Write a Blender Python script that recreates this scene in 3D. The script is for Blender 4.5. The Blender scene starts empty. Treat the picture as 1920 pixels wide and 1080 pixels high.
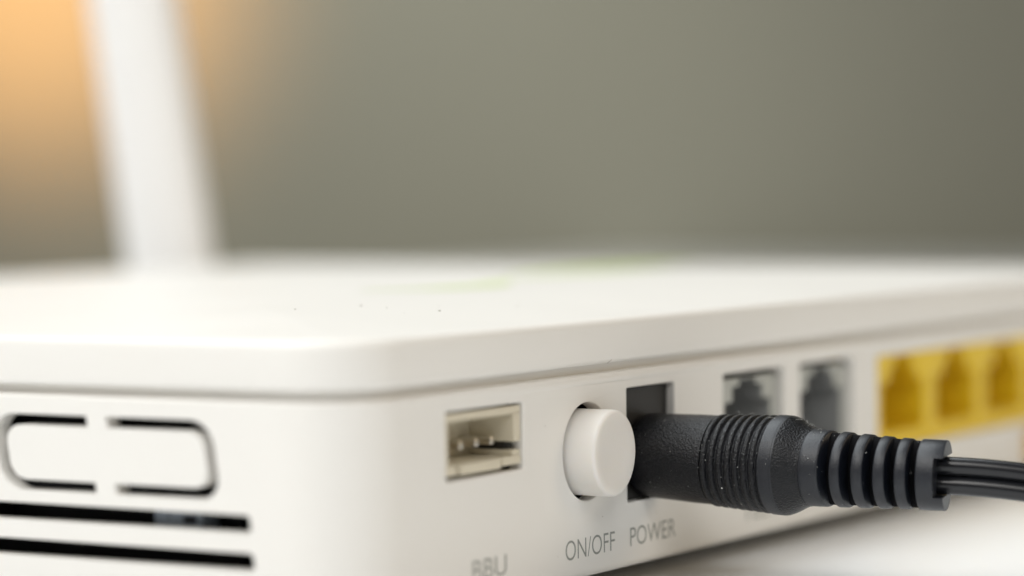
import bpy, bmesh, math, random
from mathutils import Vector, Matrix
from mathutils.geometry import delaunay_2d_cdt

random.seed(7)
sc = bpy.context.scene
C = sc.collection
PI = math.pi

# ------------------------------------------------------------------ units
# everything below is written in millimetres; the table top lies at z = 3.3 mm
# of that frame and at z = 0 in the scene (metres)
Z0 = 3.3


def P(x, y, z):
    return Vector((x * .001, y * .001, (z - Z0) * .001))


# ------------------------------------------------------------------ camera
cam_d = bpy.data.cameras.new('camera')
cam = bpy.data.objects.new('camera', cam_d)
C.objects.link(cam)
sc.camera = cam
TH, PI_, RO = math.radians(31.117), math.radians(2.025), math.radians(-.722)
v = Vector((math.cos(TH) * math.cos(PI_), math.sin(TH) * math.cos(PI_), -math.sin(PI_)))
r = Vector((math.sin(TH), -math.cos(TH), 0))
u = r.cross(v)
r2 = r * math.cos(RO) + u * math.sin(RO)
u2 = -r * math.sin(RO) + u * math.cos(RO)
m = Matrix((r2, u2, -v)).transposed().to_4x4()
m.translation = P(-174.637, -119.475, 37.767)
cam.matrix_world = m
cam_d.sensor_width = 36
cam_d.lens = 102.44
cam_d.clip_start = .02
cam_d.clip_end = 50
cam_d.dof.use_dof = True
cam_d.dof.focus_distance = .2425
cam_d.dof.aperture_fstop = 13.2

# ------------------------------------------------------------------ light
w = bpy.data.worlds.new("World")
sc.world = w
w.use_nodes = True
w.node_tree.nodes['Background'].inputs[0].default_value = (1, .91, .77, 1)
w.node_tree.nodes['Background'].inputs[1].default_value = .13


def area(name, loc, target, size, power, col, shape='SQUARE', size_y=None, spread=None):
    d = bpy.data.lights.new(name, 'AREA')
    d.shape = shape
    d.size = size
    if size_y:
        d.size_y = size_y
    d.energy = power
    d.color = col
    if spread:
        d.spread = spread
    o = bpy.data.objects.new(name, d)
    C.objects.link(o)
    o.location = loc
    o.rotation_euler = (Vector(target) - Vector(loc)).to_track_quat('-Z', 'Y').to_euler()
    return o


area('window_softbox', (-.50, .10, .55), (.03, .03, .01), .40, 2.95, (1, .98, .945))
area('overhead_softbox', (.07, .27, .62), (.07, -.06, 0), .85, 4.4, (.92, .975, 1), 'RECTANGLE', .40)
area('front_fill', (-.31, -.38, .48), (.02, 0, .01), .30, 1.3, (1, .995, .975))  # added fill that brightens the port face
area('warm_fill', (.52, -.60, .34), (.10, 0, .015), .34, 1.25, (1, .81, .57))  # added fill that warms the right end of the port face
# added spot for the flare-like warm glow on the wall, upper left
sp = bpy.data.lights.new('warm_glow_spot', 'SPOT')
sp.energy = 4.3
sp.color = (1, .48, .125)
sp.spot_size = math.radians(66)
sp.spot_blend = 1
sp.shadow_soft_size = .03
pw = bpy.data.lights.new('wall_wash', 'SPOT')      # added spot that grades the wall, brighter to the left
pw.energy = 4.2
pw.spot_size = math.radians(66)
pw.spot_blend = 1
pw.color = (1, .985, .92)
pw.shadow_soft_size = .06
po = bpy.data.objects.new('wall_wash', pw)
C.objects.link(po)
so = bpy.data.objects.new('warm_glow_spot', sp)
C.objects.link(so)

sc.view_settings.view_transform = 'Standard'
sc.view_settings.look = 'None'
sc.view_settings.exposure = 0
sc.view_settings.gamma = 1
sc.cycles.use_denoising = True
sc.cycles.max_bounces = 8


# ------------------------------------------------------------------ materials
def mat(name, col, rough=.5, spec=.5, var=0, var_scale=300, bump=None, sss=0, coat=0, metal=0, rough_var=0):
    """bump = list of (kind, scale, distance_mm, strength)"""
    mt = bpy.data.materials.new(name)
    mt.use_nodes = True
    nt = mt.node_tree
    b = nt.nodes['Principled BSDF']
    b.inputs['Base Color'].default_value = (*col, 1)
    b.inputs['Roughness'].default_value = rough
    b.inputs['Specular IOR Level'].default_value = spec
    b.inputs['Metallic'].default_value = metal
    b.inputs['Coat Weight'].default_value = coat
    if sss:
        b.inputs['Subsurface Weight'].default_value = sss
        b.inputs['Subsurface Radius'].default_value = (1.0, .8, .6)
        b.inputs['Subsurface Scale'].default_value = .0012
    tc = nt.nodes.new('ShaderNodeTexCoord')
    if var:
        n = nt.nodes.new('ShaderNodeTexNoise')
        n.inputs['Scale'].default_value = var_scale
        n.inputs['Detail'].default_value = 5
        nt.links.new(tc.outputs['Object'], n.inputs['Vector'])
        mx = nt.nodes.new('ShaderNodeMix')
        mx.data_type = 'RGBA'
        mx.inputs['A'].default_value = (*[c * (1 - var) for c in col], 1)
        mx.inputs['B'].default_value = (*[min(1, c * (1 + var)) for c in col], 1)
        nt.links.new(n.outputs['Fac'], mx.inputs['Factor'])
        nt.links.new(mx.outputs['Result'], b.inputs['Base Color'])
        if rough_var:
            mr = nt.nodes.new('ShaderNodeMapRange')
            mr.inputs['To Min'].default_value = rough - rough_var
            mr.inputs['To Max'].default_value = rough + rough_var
            nt.links.new(n.outputs['Fac'], mr.inputs['Value'])
            nt.links.new(mr.outputs['Result'], b.inputs['Roughness'])
    prev = None
    for kind, scale, dist, strength in (bump or []):
        if kind == 'noise':
            t = nt.nodes.new('ShaderNodeTexNoise')
            t.inputs['Detail'].default_value = 3
            out = t.outputs['Fac']
        else:
            t = nt.nodes.new('ShaderNodeTexVoronoi')
            t.feature = 'SMOOTH_F1' if kind == 'cells' else 'F1'
            out = t.outputs['Distance']
        t.inputs['Scale'].default_value = scale
        nt.links.new(tc.outputs['Object'], t.inputs['Vector'])
        bp = nt.nodes.new('ShaderNodeBump')
        bp.inputs['Distance'].default_value = dist * .001
        bp.inputs['Strength'].default_value = strength
        nt.links.new(out, bp.inputs['Height'])
        if prev:
            nt.links.new(prev, bp.inputs['Normal'])
        prev = bp.outputs['Normal']
    if prev:
        nt.links.new(prev, b.inputs['Normal'])
    return mt


M_SHELL = mat('white_plastic', (.83, .808, .768), .42, .45, var=.015, var_scale=60,
              bump=[('noise', 3500, .012, .35)], rough_var=.04)
M_ANT = mat('antenna_plastic', (.86, .845, .83), .45, .4, var=.015, var_scale=60)  # lighter copy of the shell plastic, extra brightness put into the colour
M_BUTTON = mat('button_plastic', (.80, .775, .74), .38, .45, var=.02, var_scale=400, sss=.35,
               bump=[('noise', 2500, .012, .3)])
M_CREAM = mat('cream_plastic', (.68, .62, .49), .4, .45, var=.03, var_scale=500)
M_BLACKP = mat('black_plastic', (.016, .015, .014), .5, .4)
M_DARK = mat('interior_black', (.010, .010, .013), .6, .3)
M_BOARD = mat('board_lacquer', (.36, .42, .50), .5, .4, var=.25, var_scale=2500)
M_GREY = mat('grey_plastic', (.45, .455, .42), .42, .4)
M_GREYIN = mat('grey_plastic_shaded', (.31, .315, .315), .5, .35)  # darker grey for the socket cavities, their shade put into the colour
M_YELLOW = mat('yellow_plastic', (.82, .565, .018), .42, .4, var=.03, var_scale=200)
M_ORANGE = mat('orange_plastic', (.66, .36, .04), .4, .4)
M_PIN = mat('pin_metal', (.75, .72, .66), .28, .5, metal=1)
M_INK = mat('grey_ink', (.29, .30, .275), .55, .3, var=.12, var_scale=3000)
M_GREENINK = mat('green_ink', (.66, .74, .42), .45, .4, var=.08, var_scale=40)
M_FOOT = mat('foot_rubber', (.02, .02, .02), .7, .3)
M_RUBBER = mat('grained_rubber', (.0016, .0020, .0040), .34, .36, var=.25, var_scale=900,
               bump=[('cells', 6800, .07, 1.0), ('noise', 12000, .035, 1.0)], rough_var=.06)
M_RUBBER2 = mat('satin_rubber', (.0048, .0066, .0118), .41, .54, var=.25, var_scale=900,
                bump=[('noise', 8500, .04, .7)], rough_var=.06)
M_CORE = mat('shaded_rubber', (.004, .004, .005), .8, .1)
M_CORD = mat('glossy_cord', (.008, .0085, .011), .24, .5, var=.1, var_scale=500, bump=[('noise', 700, .02, .2)])
M_LINT = mat('lint_fibre', (.72, .72, .70), .8, .2)
M_DUST = mat('dust_grain', (.33, .30, .25), .8, .2)
M_TABLE = mat('white_laminate', (.875, .89, .905), .34, .45, var=.015, var_scale=25,
              bump=[('noise', 1200, .01, .2)])
M_WALL = mat('olive_grey_paint', (.29, .286, .234), .85, .2, var=.10, var_scale=5)


# ------------------------------------------------------------------ helpers
def obj(name, bm, material, parent=None, smooth=35, wn=True, label=None):
    bmesh.ops.remove_doubles(bm, verts=bm.verts, dist=2e-7)
    bmesh.ops.recalc_face_normals(bm, faces=bm.faces)
    me = bpy.data.meshes.new(name)
    bm.to_mesh(me)
    bm.free()
    me.materials.append(material)
    if smooth:
        for p in me.polygons:
            p.use_smooth = True
        me.set_sharp_from_angle(angle=math.radians(smooth))
    o = bpy.data.objects.new(name, me)
    C.objects.link(o)
    if smooth and wn:
        md = o.modifiers.new('wn', 'WEIGHTED_NORMAL')
        md.keep_sharp = True
        md.weight = 80
    if parent:
        o.parent = parent
    if label:
        o['label'] = label
    return o


def thing(name, label, cat):
    o = bpy.data.objects.new(name, None)
    o.empty_display_size = .02
    C.objects.link(o)
    o['label'] = label
    o['category'] = cat
    return o


def face(bm, pts):
    vs = [bm.verts.new(p) for p in pts]
    return bm.faces.new(vs)


def bridge(bm, A, B, closed=True):
    """quads between two equally long lists of points"""
    n = len(A)
    va = [bm.verts.new(p) for p in A]
    vb = [bm.verts.new(p) for p in B]
    for i in range(n if closed else n - 1):
        j = (i + 1) % n
        try:
            bm.faces.new((va[i], va[j], vb[j], vb[i]))
        except ValueError:
            pass


def rings(bm, loops, cap0=False, cap1=False):
    V = [[bm.verts.new(p) for p in L] for L in loops]
    for a, b in zip(V, V[1:]):
        n = len(a)
        for i in range(n):
            j = (i + 1) % n
            bm.faces.new((a[i], a[j], b[j], b[i]))
    if cap0:
        bm.faces.new(V[0][::-1])
    if cap1:
        bm.faces.new(V[-1])


def box(bm, x0, x1, y0, y1, z0, z1, bev=0):
    """box with small chamfered edges, mm"""
    b2 = bmesh.new()
    bmesh.ops.create_cube(b2, size=1)
    for vv in b2.verts:
        vv.co = P(x0 + (vv.co.x + .5) * (x1 - x0), y0 + (vv.co.y + .5) * (y1 - y0), z0 + (vv.co.z + .5) * (z1 - z0))
    if bev:
        bmesh.ops.bevel(b2, geom=b2.edges[:], offset=bev * .001, segments=2, profile=.5, affect='EDGES')
    t = bpy.data.meshes.new('t')
    b2.to_mesh(t)
    b2.free()
    bm.from_mesh(t)
    bpy.data.meshes.remove(t)


def ccw(loop):
    a = sum(p[0] * q[1] - q[0] * p[1] for p, q in zip(loop, loop[1:] + loop[:1]))
    return loop if a > 0 else loop[::-1]


def offset(loop, d):
    """grow a counter-clockwise loop by d"""
    n = len(loop)
    out = []
    for i in range(n):
        p0, p1, p2 = Vector(loop[i - 1]), Vector(loop[i]), Vector(loop[(i + 1) % n])
        e1 = (p1 - p0).normalized()
        e2 = (p2 - p1).normalized()
        n1 = Vector((e1.y, -e1.x))
        n2 = Vector((e2.y, -e2.x))
        k = n1 + n2
        if k.length < 1e-6:
            k = n1
        k = k.normalized()
        s = d / max(.4, k.dot(n1))
        out.append((p1.x + k.x * s, p1.y + k.y * s))
    return out


def rect(x0, x1, z0, z1, rad=.25, n=4):
    out = []
    for cx, cz, a0 in ((x1 - rad, z0 + rad, -90), (x1 - rad, z1 - rad, 0), (x0 + rad, z1 - rad, 90), (x0 + rad, z0 + rad, 180)):
        for i in range(n + 1):
            a = math.radians(a0 + 90 * i / n)
            out.append((cx + rad * math.cos(a), cz + rad * math.sin(a)))
    return out


def circle(cx, cz, rad, n=64):
    return [(cx + rad * math.cos(2 * PI * i / n), cz + rad * math.sin(2 * PI * i / n)) for i in range(n)]


def inside(x, y, loop):
    c = False
    for (x0, y0), (x1, y1) in zip(loop, loop[1:] + loop[:1]):
        if (y0 > y) != (y1 > y) and x < (x1 - x0) * (y - y0) / (y1 - y0) + x0:
            c = not c
    return c


def plate(bm, outer, holes, mp, fillet=.15, depth=1.2, seg=4):
    """flat sheet with holes whose edges are rounded and which run `depth` inwards; mp(u, w, d) -> point"""
    holes = [ccw(list(h)) for h in holes]
    grown = [offset(h, fillet) for h in holes]
    pts, edges = [], []
    for L in [outer] + grown:
        k = len(pts)
        pts += [Vector(p) for p in L]
        edges += [(k + i, k + (i + 1) % len(L)) for i in range(len(L))]
    vs, es, fs, *_ = delaunay_2d_cdt(pts, edges, [], 0, 1e-6)
    nv = [bm.verts.new(mp(p.x, p.y, 0)) for p in vs]
    for f in fs:
        cx = sum(vs[i].x for i in f) / len(f)
        cy = sum(vs[i].y for i in f) / len(f)
        if not any(inside(cx, cy, g) for g in grown):
            bm.faces.new([nv[i] for i in f])
    for h, g in zip(holes, grown):
        loops = [[mp(*p, 0) for p in g]]
        for k in range(1, seg + 1):
            a = PI / 2 * k / seg
            L = offset(h, fillet * (1 - math.sin(a)))
            loops.append([mp(*p, fillet * (1 - math.cos(a))) for p in L])
        loops.append([mp(*p, depth) for p in h])
        rings(bm, loops)


def rrect(W, D, R, inset, z, n=14):
    """rounded rectangle outline, corners in the order near-right, far-right, far-left, near-left"""
    rad = max(.05, R - inset)
    out = []
    for cx, cy, a0 in ((W - inset - rad, inset + rad, -90), (W - inset - rad, D - inset - rad, 0),
                       (inset + rad, D - inset - rad, 90), (inset + rad, inset + rad, 180)):
        for i in range(n + 1):
            a = math.radians(a0 + 90 * i / n)
            out.append((cx + rad * math.cos(a), cy + rad * math.sin(a), z))
    return out


# ------------------------------------------------------------------ the room
W, D, R = 176., 138., 6.4        # router, mm
bm = bmesh.new()
for a, b in (((-2.2, -1.0), (3.2, 3.2)),):
    # the wall stands square to the line of sight, 1.05 m behind the camera's subject
    n = Vector((v.x, v.y, 0)).normalized()
    t = Vector((n.y, -n.x, 0))
    c = Vector((-.1746, -.1195, 0)) + n * 1.22
    pts = []
    q = [c + t * sx + Vector((0, 0, sz)) + n * dn for dn in (0, .1) for sx, sz in ((-2.2, -.74), (2.2, -.74), (2.2, 1.7), (-2.2, 1.7))]
    V = [bm.verts.new(p) for p in q]
    for f in ((0, 1, 2, 3), (7, 6, 5, 4), (0, 4, 5, 1), (1, 5, 6, 2), (2, 6, 7, 3), (3, 7, 4, 0)):
        bm.faces.new([V[i] for i in f])
wall = obj('wall', bm, M_WALL, smooth=0)
wall['kind'] = 'structure'
wall['label'] = 'plain olive grey wall out of focus behind the router'
# added spots in front of the wall, outside the frame
wl = c - t * .205 + Vector((0, 0, .150)) - n * .19
so.location = wl
pl_ = c - t * .10 + Vector((0, 0, .36)) - n * .40
po.location = pl_
po.rotation_euler = ((c - t * .075 + Vector((0, 0, .06))) - pl_).to_track_quat('-Z', 'Y').to_euler()
so.rotation_euler = ((c - t * .197 + Vector((0, 0, .134))) - wl).to_track_quat('-Z', 'Y').to_euler()

tb = thing('table', 'smooth white table top that the router stands on', 'table')
bm = bmesh.new()
prof = [(0, -25), (0, -1.5), (.45, -.45), (1.5, 0)]
TW, TD = 1500, 900


def trect(inset, z):
    return [Vector(((p[0] - 600) * .001, (p[1] - 420) * .001, z * .001)) for p in rrect(TW, TD, 30, inset, 0, 6)]


rings(bm, [trect(i, z) for i, z in prof], True, True)
obj('table_top', bm, M_TABLE, tb, smooth=40)
for lx in (-540, 840):
    for ly in (-370, 430):
        bm = bmesh.new()
        box(bm, lx - 25, lx + 25, ly - 25, ly + 25, -740 + Z0, -25.2 + Z0, 2)
        obj('leg', bm, M_TABLE, tb)

# ------------------------------------------------------------------ the router
router = thing('router', 'white network router with antenna, port panel, round button and vent slots', 'router')
ZB, ZT = 5.06, 21.95
zlo, zhi = ZB + .7, ZT - .3

bm = bmesh.new()
K = 14


def R3(inset, z):
    return [P(*p) for p in rrect(W, D, R, inset, z, K)]


low, high = rrect(W, D, R, 0, zlo, K), rrect(W, D, R, 0, zhi, K)
N = len(low)
for i in range(N):
    j = (i + 1) % N
    if i == N - 1 or i == 3 * (K + 1) - 1:      # port face and vent face are cut below
        continue
    face(bm, [P(*low[i]), P(*low[j]), P(*high[j]), P(*high[i])])
L = []
for k in range(5):
    a = PI / 2 * k / 4
    L.append(R3(.7 * (1 - math.sin(a)), ZB + .7 * (1 - math.cos(a))))
rings(bm, L, cap0=True)
L = []
for k in range(5):
    a = PI / 2 * k / 4
    L.append(R3(.3 * (1 - math.cos(a)), zhi + .3 * math.sin(a)))
L += [R3(1.1, ZT), R3(1.1, ZT + 1.2), R3(3, ZT + 1.2)]
rings(bm, L)

SOCK = (41.9, 50.55, 10.64, 20.39)
BBU = (13.2, 24.8, 15.05, 20.42)
TEL = [(60.0, 72.55, 10.7, 20.42), (76.05, 88.2, 10.7, 20.42)]
YEL = (94.0, 94.0 + 4 * 13.97 + .2, 10.45, 20.12)
BTN = (35.12, 15.58)
holes = [rect(*SOCK, .2), rect(*BBU, .3), circle(*BTN, 4.08, 72)] + [rect(*t_, .3) for t_ in TEL] + [rect(*YEL, .3)]
plate(bm, [(R, zlo), (W - R, zlo), (W - R, zhi), (R, zhi)], holes, lambda a, b, d: P(a, d, b), .12, 1.3)

# vent face (u = y, w = z); everything leans by 0.16
SH = .16


def sh(p):
    return (p[0] + SH * (p[1] - 17.4), p[1])


def cslot(side):
    """C-shaped slot round one half of the vent panel"""
    o = rect(12.05, 33.3, 14.44, 20.40, 1.9, 10)
    i_ = rect(12.98, 32.25, 15.27, 19.53, 1.5, 10)
    if side > 0:                               # half at larger y (left in the photo)
        lim = 23.95
        oo = [p for p in o if p[0] > lim]
        ii = [p for p in i_ if p[0] > lim]
        ends = [(lim, 14.44), (lim, 20.40), (lim, 19.53), (lim, 15.27)]
    else:
        lim = 22.05
        oo = [p for p in o if p[0] < lim]
        ii = [p for p in i_ if p[0] < lim]
        ends = [(lim, 20.40), (lim, 14.44), (lim, 15.27), (lim, 19.53)]
    if side > 0:
        oo.sort(key=lambda p: math.atan2(p[1] - 17.4, p[0] - lim))
        ii.sort(key=lambda p: -math.atan2(p[1] - 17.4, p[0] - lim))
    else:
        oo.sort(key=lambda p: math.atan2(-(p[1] - 17.4), -(p[0] - lim)))
        ii.sort(key=lambda p: -math.atan2(-(p[1] - 17.4), -(p[0] - lim)))
    L = [ends[0]] + oo + [ends[1], ends[2]] + ii + [ends[3]]
    return [sh(p) for p in L]


def vslot(z0, z1, y0=8.75, y1=62.):
    L = []
    for p in rect(y0, y1, z0, z1, .42, 6):
        L.append((p[0] + .10 * (p[1] - 11), p[1]))
    return L


vh = [cslot(1), cslot(-1), vslot(12.06, 13.44), vslot(9.24, 10.60)]
plate(bm, [(R, zlo), (D - R, zlo), (D - R, zhi), (R, zhi)], vh, lambda a, b, d: P(d, a, b), .05, 1.7)
body = obj('body', bm, M_SHELL, router, smooth=32)

# raised rim above the port panel
bm = bmesh.new()
sec = ((.5, 21.05), (.02, 21.05), (-.12, 21.2), (-.12, 21.55), (.02, 21.66), (.5, 21.66))
rings(bm, [[P(xx, max(yy, .03) if k == 0 else yy, zz) for yy, zz in sec] for k, xx in enumerate((14, 40, W - R - 1))], True, True)
obj('panel_rim', bm, M_SHELL, router)

# added dark liner that keeps the inside black behind the slots
bm = bmesh.new()
box(bm, 5.2, W - 4, 13.5, D - 4, ZB + 2.2, ZT - .4, .3)
box(bm, 7, W - 4, 4.5, 13.4, ZB + 1.5, 9.6, .3)
obj('dark_liner', bm, M_DARK, router)
bm = bmesh.new()
box(bm, 3.0, 5.0, 5.0, 70, 11.0, 11.6, .05)
obj('circuit_board', bm, M_DARK, router)
bm = bmesh.new()
box(bm, 2.9, 5.15, 15.6, 20.2, 11.62, 14.2, .1)
chip = obj('board_component', bm, M_BOARD, router)
bm = bmesh.new()
box(bm, 2.75, 2.98, 16.1, 17.3, 12.2, 12.75, .03)
box(bm, 2.8, 2.98, 18.6, 18.75, 12.5, 12.66, 0)
box(bm, 2.8, 2.98, 19.6, 19.7, 12.9, 13.1, 0)
obj('component_mark', bm, M_DARK, chip)
bm = bmesh.new()
box(bm, 3.2, 5.15, 36.2, 41, 11.62, 13.6, .1)
obj('board_component', bm, M_BLACKP, router)

# ---- lid
bm = bmesh.new()
LZ = 22.7        # lower edge of the lid
HT = 26.35       # where the side meets the rounded top edge
L = [R3(2.5, LZ + .05), R3(.42, LZ)]
for k in range(1, 5):
    a = PI / 2 * k / 4
    L.append(R3(.42 * (1 - math.sin(a)) - .05 * math.sin(a), LZ + .42 * (1 - math.cos(a))))
FR = .75
z1 = HT - FR + .15
for k in range(0, 8):
    a = PI / 2 * .96 * k / 7
    L.append(R3(-.05 + FR * (1 - math.cos(a)), z1 + FR * math.sin(a)))


def crown(ins):
    s = min(1, max(0, ins - FR) / 52)
    return z1 + FR * .998 + 1.45 * (1 - (1 - s) ** 2)


for ins in (1.2, 2, 3.2, 5, 7.5, 10.5, 14, 18, 23, 28, 34, 40, 46, 52, 58, 64, 67.5):
    rad_in = ins
    L.append([P(*p) for p in rrect(W, D, max(R, ins + .3), ins, crown(ins), K)])
rings(bm, L, cap1=True)
lid = obj('lid', bm, M_SHELL, router, smooth=50, wn=False)


def lid_z(x, y):
    ins = min(x, y, W - x, D - y)
    return crown(ins)


# green print on the lid: a long leaf-shaped flourish in two strokes
def stroke(bm, path, width):
    n = 28
    top, bot = [], []
    for i in range(n + 1):
        s = i / n
        k = s * (len(path) - 1)
        a = min(int(k), len(path) - 2)
        f = k - a
        x = path[a][0] * (1 - f) + path[a + 1][0] * f
        y = path[a][1] * (1 - f) + path[a + 1][1] * f
        hw = width * math.sin(PI * min(.999, max(.001, s))) ** .6
        top.append((x, y + hw))
        bot.append((x, y - hw))
    for i in range(n):
        q = [bot[i], bot[i + 1], top[i + 1], top[i]]
        face(bm, [P(x, y, lid_z(x, y) + .03) for x, y in q])


for path, wd in (([(56, 37), (64, 33), (73, 33), (86, 38)], 2.2), ([(94, 43), (112, 44.5), (130, 47), (160, 53)], 4.6)):
    bm = bmesh.new()
    stroke(bm, path, wd)
    obj('lid_print', bm, M_GREENINK, router, smooth=0, label='pale green printed stroke on the lid')

# ---- feet
for fx in (14, W - 14):
    for fy in (14, D - 14):
        bm = bmesh.new()
        rings(bm, [[P(fx + rr * math.cos(2 * PI * i / 28), fy + rr * math.sin(2 * PI * i / 28), zz) for i in range(28)]
                   for rr, zz in ((4.6, ZB + .02), (4.6, Z0 + .3), (4.3, Z0 + .002))], True, True)
        obj('rubber_foot', bm, M_FOOT, router)

# ---- button: a round cap with a softly dished face
bm = bmesh.new()
bx, bz = BTN
prof = [(3.60, 3.0), (3.60, -2.35)]
for k in range(1, 6):
    a = PI / 2 * k / 5
    prof.append((3.60 - .3 * (1 - math.cos(a)), -2.35 - .3 * math.sin(a)))
prof += [(3.0, -2.66), (2.6, -2.63), (1.8, -2.56), (.9, -2.51), (.02, -2.5)]
rings(bm, [[P(bx + rr * math.cos(2 * PI * i / 72), yy, bz - .06 + rr * math.sin(2 * PI * i / 72)) for i in range(72)] for rr, yy in prof], False, True)
obj('power_button', bm, M_BUTTON, router, smooth=50, wn=False)
bm = bmesh.new()
box(bm, bx - 5.2, bx + 5.2, 3.0, 3.6, bz - 5.2, bz + 4.8, .1)
obj('button_backing', bm, M_DARK, router)  # dark backing added to keep the gap round the button black

# ---- power socket
bm = bmesh.new()
x0, x1, za, zb = SOCK
plate(bm, rect(x0 - .3, x1 + .3, za - .3, zb - .18, .1, 2), [circle(46.2, 14.3, 3.0, 40)], lambda a, b, d: P(a, .78 + d, b), .15, 9)
obj('power_socket', bm, M_BLACKP, router, smooth=40)
bm = bmesh.new()
rings(bm, [[P(46.2 + rr * math.cos(2 * PI * i / 20), yy, 14.3 + rr * math.sin(2 * PI * i / 20)) for i in range(20)]
           for rr, yy in ((.9, 10), (.9, 3.2), (.7, 2.8))], False, True)
obj('socket_pin', bm, M_PIN, router)

# ---- battery socket (white connector with four pins)
bs = bpy.data.objects.new('battery_socket', None)
C.objects.link(bs)
bs.parent = router
bm = bmesh.new()
Y0, Y1 = .18, 7.0
bv = .07
box(bm, 13.42, 24.58, Y0, Y1, 19.58, 20.20, bv)                  # top
box(bm, 13.42, 13.80, Y0, Y1, 16.22, 19.57, bv)                  # left
box(bm, 23.55, 24.58, Y0, Y1, 17.32, 19.57, bv)                  # right, above the slot
box(bm, 23.55, 24.58, Y0 + .05, Y1, 16.22, 16.68, bv)            # right, below the slot
box(bm, 13.42, 14.95, Y0, 3, 15.40, 16.21, bv)                   # bottom lip in three pieces
box(bm, 15.42, 21.45, Y0 - .1, 3, 15.36, 16.21, bv)
box(bm, 21.85, 24.58, Y0, 3, 15.52, 16.21, bv)
box(bm, 13.42, 24.58, 3.01, Y1, 15.40, 16.21, 0)
box(bm, 13.81, 23.54, 4.3, Y1, 16.22, 19.57, 0)                  # back of the cavity
obj('connector_frame', bm, M_CREAM, bs, smooth=40)
bm = bmesh.new()
box(bm, 23.75, 24.5, .9, 4.2, 16.69, 17.31, 0)
box(bm, 23.50, 24.35, 1.0, 3.3, 16.72, 17.28, .03)
obj('latch_slot_dark', bm, M_BLACKP, bs)  # black blocks that stand in for the dark of the slot
pin0 = None
for k in range(4):
    if k == 0:
        bm = bmesh.new()
        box(bm, 14.95, 15.55, 1.3, 4.35, 17.2, 17.8, .12)
        pin0 = obj('contact_pin', bm, M_PIN, bs)
    else:
        o = pin0.copy()
        C.objects.link(o)
        o.location = (k * .0023, 0, 0)

# ---- sockets with a stepped keyhole opening


def keyhole(cx, hw, zbot, z0, z1, z2, h1, h2):
    return [(cx - hw, zbot), (cx + hw, zbot), (cx + hw, z0), (cx + h1, z0), (cx + h1, z1), (cx + h2, z1), (cx + h2, z2),
            (cx - h2, z2), (cx - h2, z1), (cx - h1, z1), (cx - h1, z0), (cx - hw, z0)]


def jack(name, x0, x1, z0, z1, y, hole, material, inner, depth=9.0, lip=1.1):
    bm = bmesh.new()
    mp = lambda a, b, d: P(a, y + d, b)
    plate(bm, [(x0, z0), (x1, z0), (x1, z1), (x0, z1)], [hole], mp, .08, lip, 2)
    rings(bm, [[P(a, yy, b) for a, b in ((x0, z0), (x1, z0), (x1, z1), (x0, z1))] for yy in (y, y + depth + .5)])
    o = obj(name, bm, material, router, smooth=30, wn=False)
    bm = bmesh.new()
    h = ccw(list(hole))
    rings(bm, [[P(a, y + d, b) for a, b in h] for d in (lip, depth)])
    vs = [bm.verts.new(P(a, y + depth, b)) for a, b in h]
    bm.faces.new(vs)
    i_ = obj('socket_cavity', bm, inner, o, smooth=0)
    return o


for (a, b, za, zb) in TEL:
    cx = (a + b) / 2 + .35
    jack('telephone_socket', a + .12, b - .12, za + .1, zb - .62, .85,
         keyhole(cx, 4.75, za + 1.3, 17.65, 19.05, zb - .75, 3.15, 1.75), M_GREY, M_GREYIN, lip=.2)
first = None
a, b, za, zb = YEL
for k in range(4):
    if first is None:
        x = a + .08
        first = jack('network_socket', x, x + 13.96, za + .08, zb - .08, .45,
                     keyhole(x + 7.3, 5.35, 12.2, 17.2, 18.6, zb - .3, 3.4, 2.0), M_YELLOW, M_YELLOW)
    else:
        o = first.copy()
        C.objects.link(o)
        o.location = (k * .01397, 0, 0)
        for ch in first.children:
            c2 = ch.copy()
            C.objects.link(c2)
            c2.parent = o
bm = bmesh.new()
box(bm, 134.6, 146.5, -.9, .5, 5.9, 9.6, .4)
obj('orange_cap', bm, M_ORANGE, router)


# ---- printed lettering


def lettering(txt, x0, x1, z0, z1):
    cu = bpy.data.curves.new('t', 'FONT')
    cu.body = txt
    cu.size = 1
    cu.offset = -.006
    ob = bpy.data.objects.new('t', cu)
    C.objects.link(ob)
    bpy.context.view_layer.update()
    me = bpy.data.meshes.new_from_object(ob.evaluated_get(bpy.context.evaluated_depsgraph_get()))
    bpy.data.objects.remove(ob)
    xs = [p.co.x for p in me.vertices]
    zs = [p.co.y for p in me.vertices]
    ax, bx_ = min(xs), max(xs)
    az, bz_ = min(zs), max(zs)
    for p in me.vertices:
        p.co = P(x0 + (p.co.x - ax) / (bx_ - ax) * (x1 - x0), -.012, z0 + (p.co.y - az) / (bz_ - az) * (z1 - z0))
    me.materials.clear()
    me.materials.append(M_INK)
    me.name = 'port_lettering'
    o = bpy.data.objects.new('port_lettering', me)
    C.objects.link(o)
    o.parent = router
    o['label'] = 'grey printed lettering ' + txt
    return o


lettering('BBU', 16.85, 21.9, 6.95, 8.55)
lettering('ON/OFF', 31.25, 39.55, 6.85, 8.48)
lettering('POWER', 42.25, 50.45, 6.85, 8.45)
lettering('TEL1', 63.6, 69.9, 6.75, 8.35)

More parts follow.
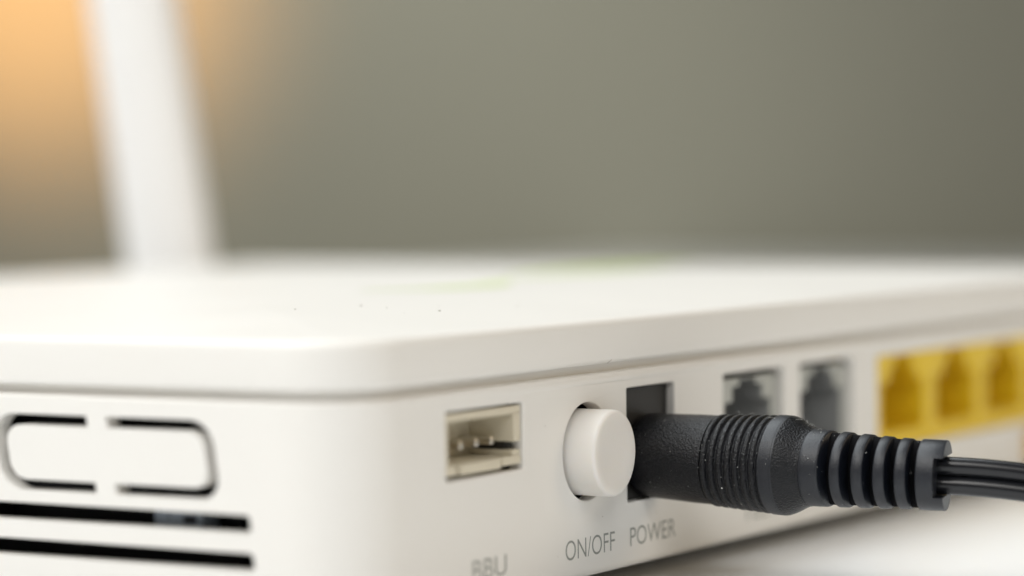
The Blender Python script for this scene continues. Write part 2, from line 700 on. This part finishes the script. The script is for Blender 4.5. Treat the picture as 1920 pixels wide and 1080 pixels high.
# ---- antenna behind the far side: hinge block and tapered blade, leaning
ax_, ay_ = 169.5, 145.5
bm = bmesh.new()
box(bm, ax_ - 6.5, ax_ + 6.5, D - .4, ay_ - 3.2, 9, 20, .8)
obj('antenna_bracket', bm, M_SHELL, router)
bm = bmesh.new()
rings(bm, [[P(ax_ + xx, ay_ + rr * math.cos(2 * PI * i / 32), 14.5 + rr * math.sin(2 * PI * i / 32)) for i in range(32)]
           for rr, xx in ((3.6, -6.5), (4.4, -5.9), (4.4, 5.9), (3.6, 6.5))], True, True)
obj('antenna_hinge', bm, M_SHELL, router)
bm = bmesh.new()
lean_dir = (-r * math.sin(math.radians(7.3)) + Vector((0, 0, 1)) * math.cos(math.radians(7.3)))
side = r * math.cos(math.radians(7.3)) + Vector((0, 0, 1)) * math.sin(math.radians(7.3))
nrm = lean_dir.cross(side)
L = []
for h, hw, ht in ((0, 5.8, 4.4), (3, 6.4, 4.9), (18, 6.5, 5), (60, 6.5, 4.8), (110, 6.4, 4.6), (158, 6.0, 4.2), (164, 4.8, 3.4), (166.5, 3.9, 2.5), (167.3, 2.5, 1.4)):
    c0 = P(ax_, ay_, 15.5) + lean_dir * (h * .001)
    ring = []
    for i in range(40):
        a = 2 * PI * i / 40
        ca, sa = math.cos(a), math.sin(a)
        e = 2 / 2.6
        ring.append(c0 + side * (math.copysign(abs(ca) ** e, ca) * hw * .001) + nrm * (math.copysign(abs(sa) ** e, sa) * ht * .001))
    L.append(ring)
rings(bm, L, True, True)
obj('antenna', bm, M_ANT, router, smooth=60, wn=False)

# ------------------------------------------------------------------ the plug
plug = thing('power_plug', 'black ribbed power plug with twin cord pushed into the socket beside the button', 'power plug')
A0 = Vector((46.2, 0, 14.33))
AD = Vector((0, -1, -.030)).normalized()
AX = Vector((1, 0, 0))
AZ = AX.cross(AD)
if AZ.z < 0:
    AZ = -AZ


def yaw(t_):
    # the strain relief bows gently away to the side, and the cord with it
    return math.radians(13.5) * min(1, max(0, (t_ - 15.5) / 11.5)) ** 1.2


AXIS = []
q = A0 - AD * 3
for k in range(-60, 3400):
    t_ = k * .05
    yw = yaw(t_)
    AXIS.append((q.copy(), (AD * math.cos(yw) + AX * math.sin(yw)).normalized()))
    q = q + AXIS[-1][1] * (.05 * math.cos(TH) / math.cos(TH - yw))


def axis(t_):
    k = (t_ + 3) / .05
    i = int(min(max(k, 0), len(AXIS) - 2))
    f = k - i
    return AXIS[i][0].lerp(AXIS[i + 1][0], f), AXIS[i][1]


def PL(t_, a, rx, rz=None):
    rz = rx if rz is None else rz
    c_, d_ = axis(t_)
    ax_ = -d_.cross(AZ).normalized()
    if ax_.dot(AX) < 0:
        ax_ = -ax_
    return P(*(c_ + ax_ * (rx * math.cos(a)) + AZ * (rz * math.sin(a))))


def lathe(bm, prof, n=96, cap0=True, cap1=True):
    rings(bm, [[PL(t_, 2 * PI * i / n, *((rr, rr) if not isinstance(rr, tuple) else rr)) for i in range(n)] for t_, rr in prof], cap0, cap1)


bm = bmesh.new()
lathe(bm, [(-.76, 2.9), (-.72, 3.2), (-.6, 3.42), (-.3, 3.58), (0.1, 3.63), (2.5, 3.70), (4.6, 3.78), (6.2, 3.80), (6.5, 3.78)])
obj('barrel', bm, M_RUBBER, plug, smooth=45, wn=False)

# moulded grip: seven rounded ridges, then collar and shoulder
bm = bmesh.new()
prof = [(6.3, 3.70)]
NR, T0, T1 = 7, 6.42, 11.85
pitch = (T1 - T0) / NR
for k in range(NR):
    base = 3.62 + .32 * k / NR
    top = 3.93 + .24 * (k + .5) / NR
    tt = T0 + k * pitch
    prof += [(tt, base), (tt + .10, base), (tt + .16, base + .08), (tt + .22, top - .08), (tt + .30, top - .02), (tt + .46, top),
             (tt + .60, top - .02), (tt + .69, top - .10), (tt + .74, base + .08)]
prof += [(T1 + .02, 3.98), (T1 + .12, 3.99), (T1 + .18, 4.10), (T1 + .28, 4.18), (12.8, 4.20), (13.25, 4.20)]
obj_prof = prof
lathe(bm, prof, 120)
obj('grip', bm, M_RUBBER, plug, smooth=60, wn=False)
bm = bmesh.new()
lathe(bm, [(T1 + .3, 4.0), (T1 + .34, 4.20), (12.7, 4.215), (13.15, 4.21), (13.4, 4.17), (13.5, 4.0)], 120)
obj('collar', bm, M_RUBBER2, plug, smooth=50, wn=False)
bm = bmesh.new()
lathe(bm, [(13.2, 4.0), (13.38, 4.165), (13.7, 4.06), (14.2, 3.82), (14.8, 3.48), (15.15, 3.33), (15.45, 3.27)], 96)
obj('shoulder', bm, M_RUBBER, plug, smooth=50, wn=False)

sr = bpy.data.objects.new('strain_relief', None)
C.objects.link(sr)
sr.parent = plug
bm = bmesh.new()
lathe(bm, [(15.3, 3.18), (15.45, 3.25), (15.8, 3.235), (16.85, 3.20), (17.0, 3.17), (17.08, 3.08)], 96)
obj('neck', bm, M_RUBBER2, sr, smooth=50, wn=False)
bm = bmesh.new()
# narrow core: full height, slim towards the sides, so that the slots read deep
core = []
for t_, rz in ((17.0, 3.02), (25.5, 2.74)):
    core.append([PL(t_, 2 * PI * i / 64, 1.15, rz) for i in range(64)])
rings(bm, core, True, True)
obj('relief_core', bm, M_CORE, sr, smooth=50, wn=False)
for t0, t1 in ((18.05, 18.93), (19.88, 20.85), (21.72, 22.68), (23.50, 24.48)):
    rr = 3.20 - (t0 - 17) * .040
    rb = rr - .035
    bm = bmesh.new()
    lathe(bm, [(t0, 1.2), (t0, rr - .12), (t0 + .04, rr - .04), (t0 + .12, rr), (t1 - .12, rb), (t1 - .04, rb - .04), (t1, rb - .12), (t1, 1.2)], 80)
    obj('relief_ring', bm, M_RUBBER2, sr, smooth=50, wn=False)
bm = bmesh.new()
lathe(bm, [(25.28, 1.2), (25.28, 2.8), (25.33, 2.88), (25.42, 2.92), (26.75, 2.91), (26.76, .5)], 80)
for s in (1, -1):
    # lobes above and below the channel the cord leaves through
    cut = 1.62
    L = []
    for t_, rr in ((26.70, 2.91), (27.50, 2.905), (27.60, 2.87)):
        a0 = math.asin(cut / rr)
        arc = [a0 + (PI - 2 * a0) * i / 28 for i in range(29)]
        L.append([PL(t_, s * a, rr) for a in arc])
    rings(bm, L, True, True)
obj('end_cap', bm, M_RUBBER2, sr, smooth=28, wn=False)


def tube(bm, path, rad, n=24):
    L = []
    for i, p in enumerate(path):
        d = (path[min(i + 1, len(path) - 1)] - path[max(i - 1, 0)]).normalized()
        sx = d.cross(Vector((0, 0, 1))).normalized()
        sz = sx.cross(d)
        L.append([P(*(p + sx * (rad * math.cos(2 * PI * k / n)) + sz * (rad * math.sin(2 * PI * k / n)))) for k in range(n)])
    rings(bm, L, True, True)


for s in (1, -1):
    path = []
    for i in range(90):
        t_ = 26.2 + i * 1.6
        (x, y, z), dv = axis(t_)
        k = max(0, (t_ - 28.3)) / 60
        z -= 8.9 * (3 * min(k, 1) ** 2 - 2 * min(k, 1) ** 3)
        zmin = Z0 + .82
        tw = .13 * max(0, t_ - 28) * .13 + (max(0, t_ - 42) * .035)
        tw = min(tw, PI / 2)
        off = .765 * s
        px = x + off * math.sin(tw) * .98 * math.cos(yaw(t_))
        pz = max(z + off * math.cos(tw), zmin)
        path.append(Vector((px + max(0, t_ - 60) ** 2 * .004, y, pz)))
    bm = bmesh.new()
    tube(bm, path, .80)
    obj('conductor', bm, M_CORD, plug, smooth=60, wn=False)

# ---- lint and dust
bm = bmesh.new()


def surf_r(t_):
    for lo, hi, fn in ((-1, 6.4, lambda t: 3.66 + .02 * t), (6.4, 11.9, lambda t: 3.95 + .22 * (t - 6.4) / 5.5), (11.9, 13.3, lambda t: 4.22),
                       (13.3, 15.3, lambda t: 4.19 - .94 * (t - 13.3) / 2), (15.3, 17, lambda t: 3.24), (17, 25.3, lambda t: 3.17 - (t - 17) * .04),
                       (25.3, 27, lambda t: 2.93)):
        if lo <= t_ < hi:
            return fn(t_)
    return 2.9


for k in range(115):
    t_ = random.uniform(1, 17) if k < 90 else random.uniform(17, 26)
    a = random.uniform(.32 * PI, 1.6 * PI)
    s = random.uniform(.011, .034) * (1.6 if t_ < 15 and random.random() < .12 else 1)
    rr = surf_r(t_) + .012
    c0 = axis(t_)[0] + AX * (rr * math.cos(a)) + AZ * (rr * math.sin(a))
    b2 = bmesh.new()
    bmesh.ops.create_icosphere(b2, subdivisions=1, radius=1)
    sx, sy, sz = (s * random.uniform(.6, 1.5) for _ in range(3))
    for q in b2.verts:
        q.co = P(c0.x + q.co.x * sx, c0.y + q.co.y * sy, c0.z + q.co.z * sz)
    tm = bpy.data.meshes.new('t')
    b2.to_mesh(tm)
    b2.free()
    bm.from_mesh(tm)
    bpy.data.meshes.remove(tm)


def fibre(bm, t_, a, length, rad=.013, lift=.25):
    rr = surf_r(t_)
    p = A0 + AD * t_ + AX * (rr * math.cos(a)) + AZ * (rr * math.sin(a))
    out = (AX * math.cos(a) + AZ * math.sin(a))
    d = (AD * random.uniform(-1, 1) + AX.cross(out) * random.uniform(-1, 1) + Vector((random.uniform(-.4, .4), 0, 0))).normalized()
    path = []
    for i in range(9):
        s = i / 8
        path.append(p + d * (length * s) + out * (.02 + lift * math.sin(PI * s * random.uniform(.85, 1.0))) + AZ * random.uniform(-.02, .02))
    tube(bm, path, rad, 5)


for t_, a, ln, lf in ((8.6, .52 * PI, .6, .3), (9.4, .50 * PI, .5, .12), (14.6, .50 * PI, .8, .35), (14.9, .52 * PI, .7, .2), (13.9, .55 * PI, .9, .1),
                      (16.0, .56 * PI, .4, .15), (12.4, .6 * PI, .8, .04)):
    fibre(bm, t_, a, ln * .85, .008, lf)
lint = obj('lint', bm, M_LINT, smooth=0)
lint['kind'] = 'stuff'
lint['label'] = 'pale lint specks and fibres clinging to the black plug'

bm = bmesh.new()
for x, y, s in ((26.4, 23.3, .16), (34.7, 22.2, .22), (33.6, 18.8, .12), (34.0, 13.7, .24), (44.7, 12.4, .12), (39, 17, .08), (29, 14, .07)):
    b2 = bmesh.new()
    bmesh.ops.create_icosphere(b2, subdivisions=1, radius=1)
    zz = lid_z(x, y)
    for q in b2.verts:
        q.co = P(x + q.co.x * s * .75, y + q.co.y * s * .5, zz + .03 + q.co.z * s * .22)
    tm = bpy.data.meshes.new('t')
    b2.to_mesh(tm)
    b2.free()
    bm.from_mesh(tm)
    bpy.data.meshes.remove(tm)
for x, z, s in ((37.5, 9.9, .05), (28.2, 18.2, .05), (56, 16.6, .05), (30, 7.4, .035), (47, 9.3, .03)):
    b2 = bmesh.new()
    bmesh.ops.create_icosphere(b2, subdivisions=1, radius=1)
    for q in b2.verts:
        q.co = P(x + q.co.x * s, -.005 + q.co.y * s * .3, z + q.co.z * s)
    tm = bpy.data.meshes.new('t')
    b2.to_mesh(tm)
    b2.free()
    bm.from_mesh(tm)
    bpy.data.meshes.remove(tm)
fib = [Vector((38.6 + .75 * k / 6 + .04 * math.sin(k * 2.1), -.02, 22.72 + .25 * k / 6)) for k in range(7)]
tube(bm, fib, .02, 5)
dust = obj('dust', bm, M_DUST, smooth=0)
dust['kind'] = 'stuff'
dust['label'] = 'tiny dark dust grains on the white lid and port face'
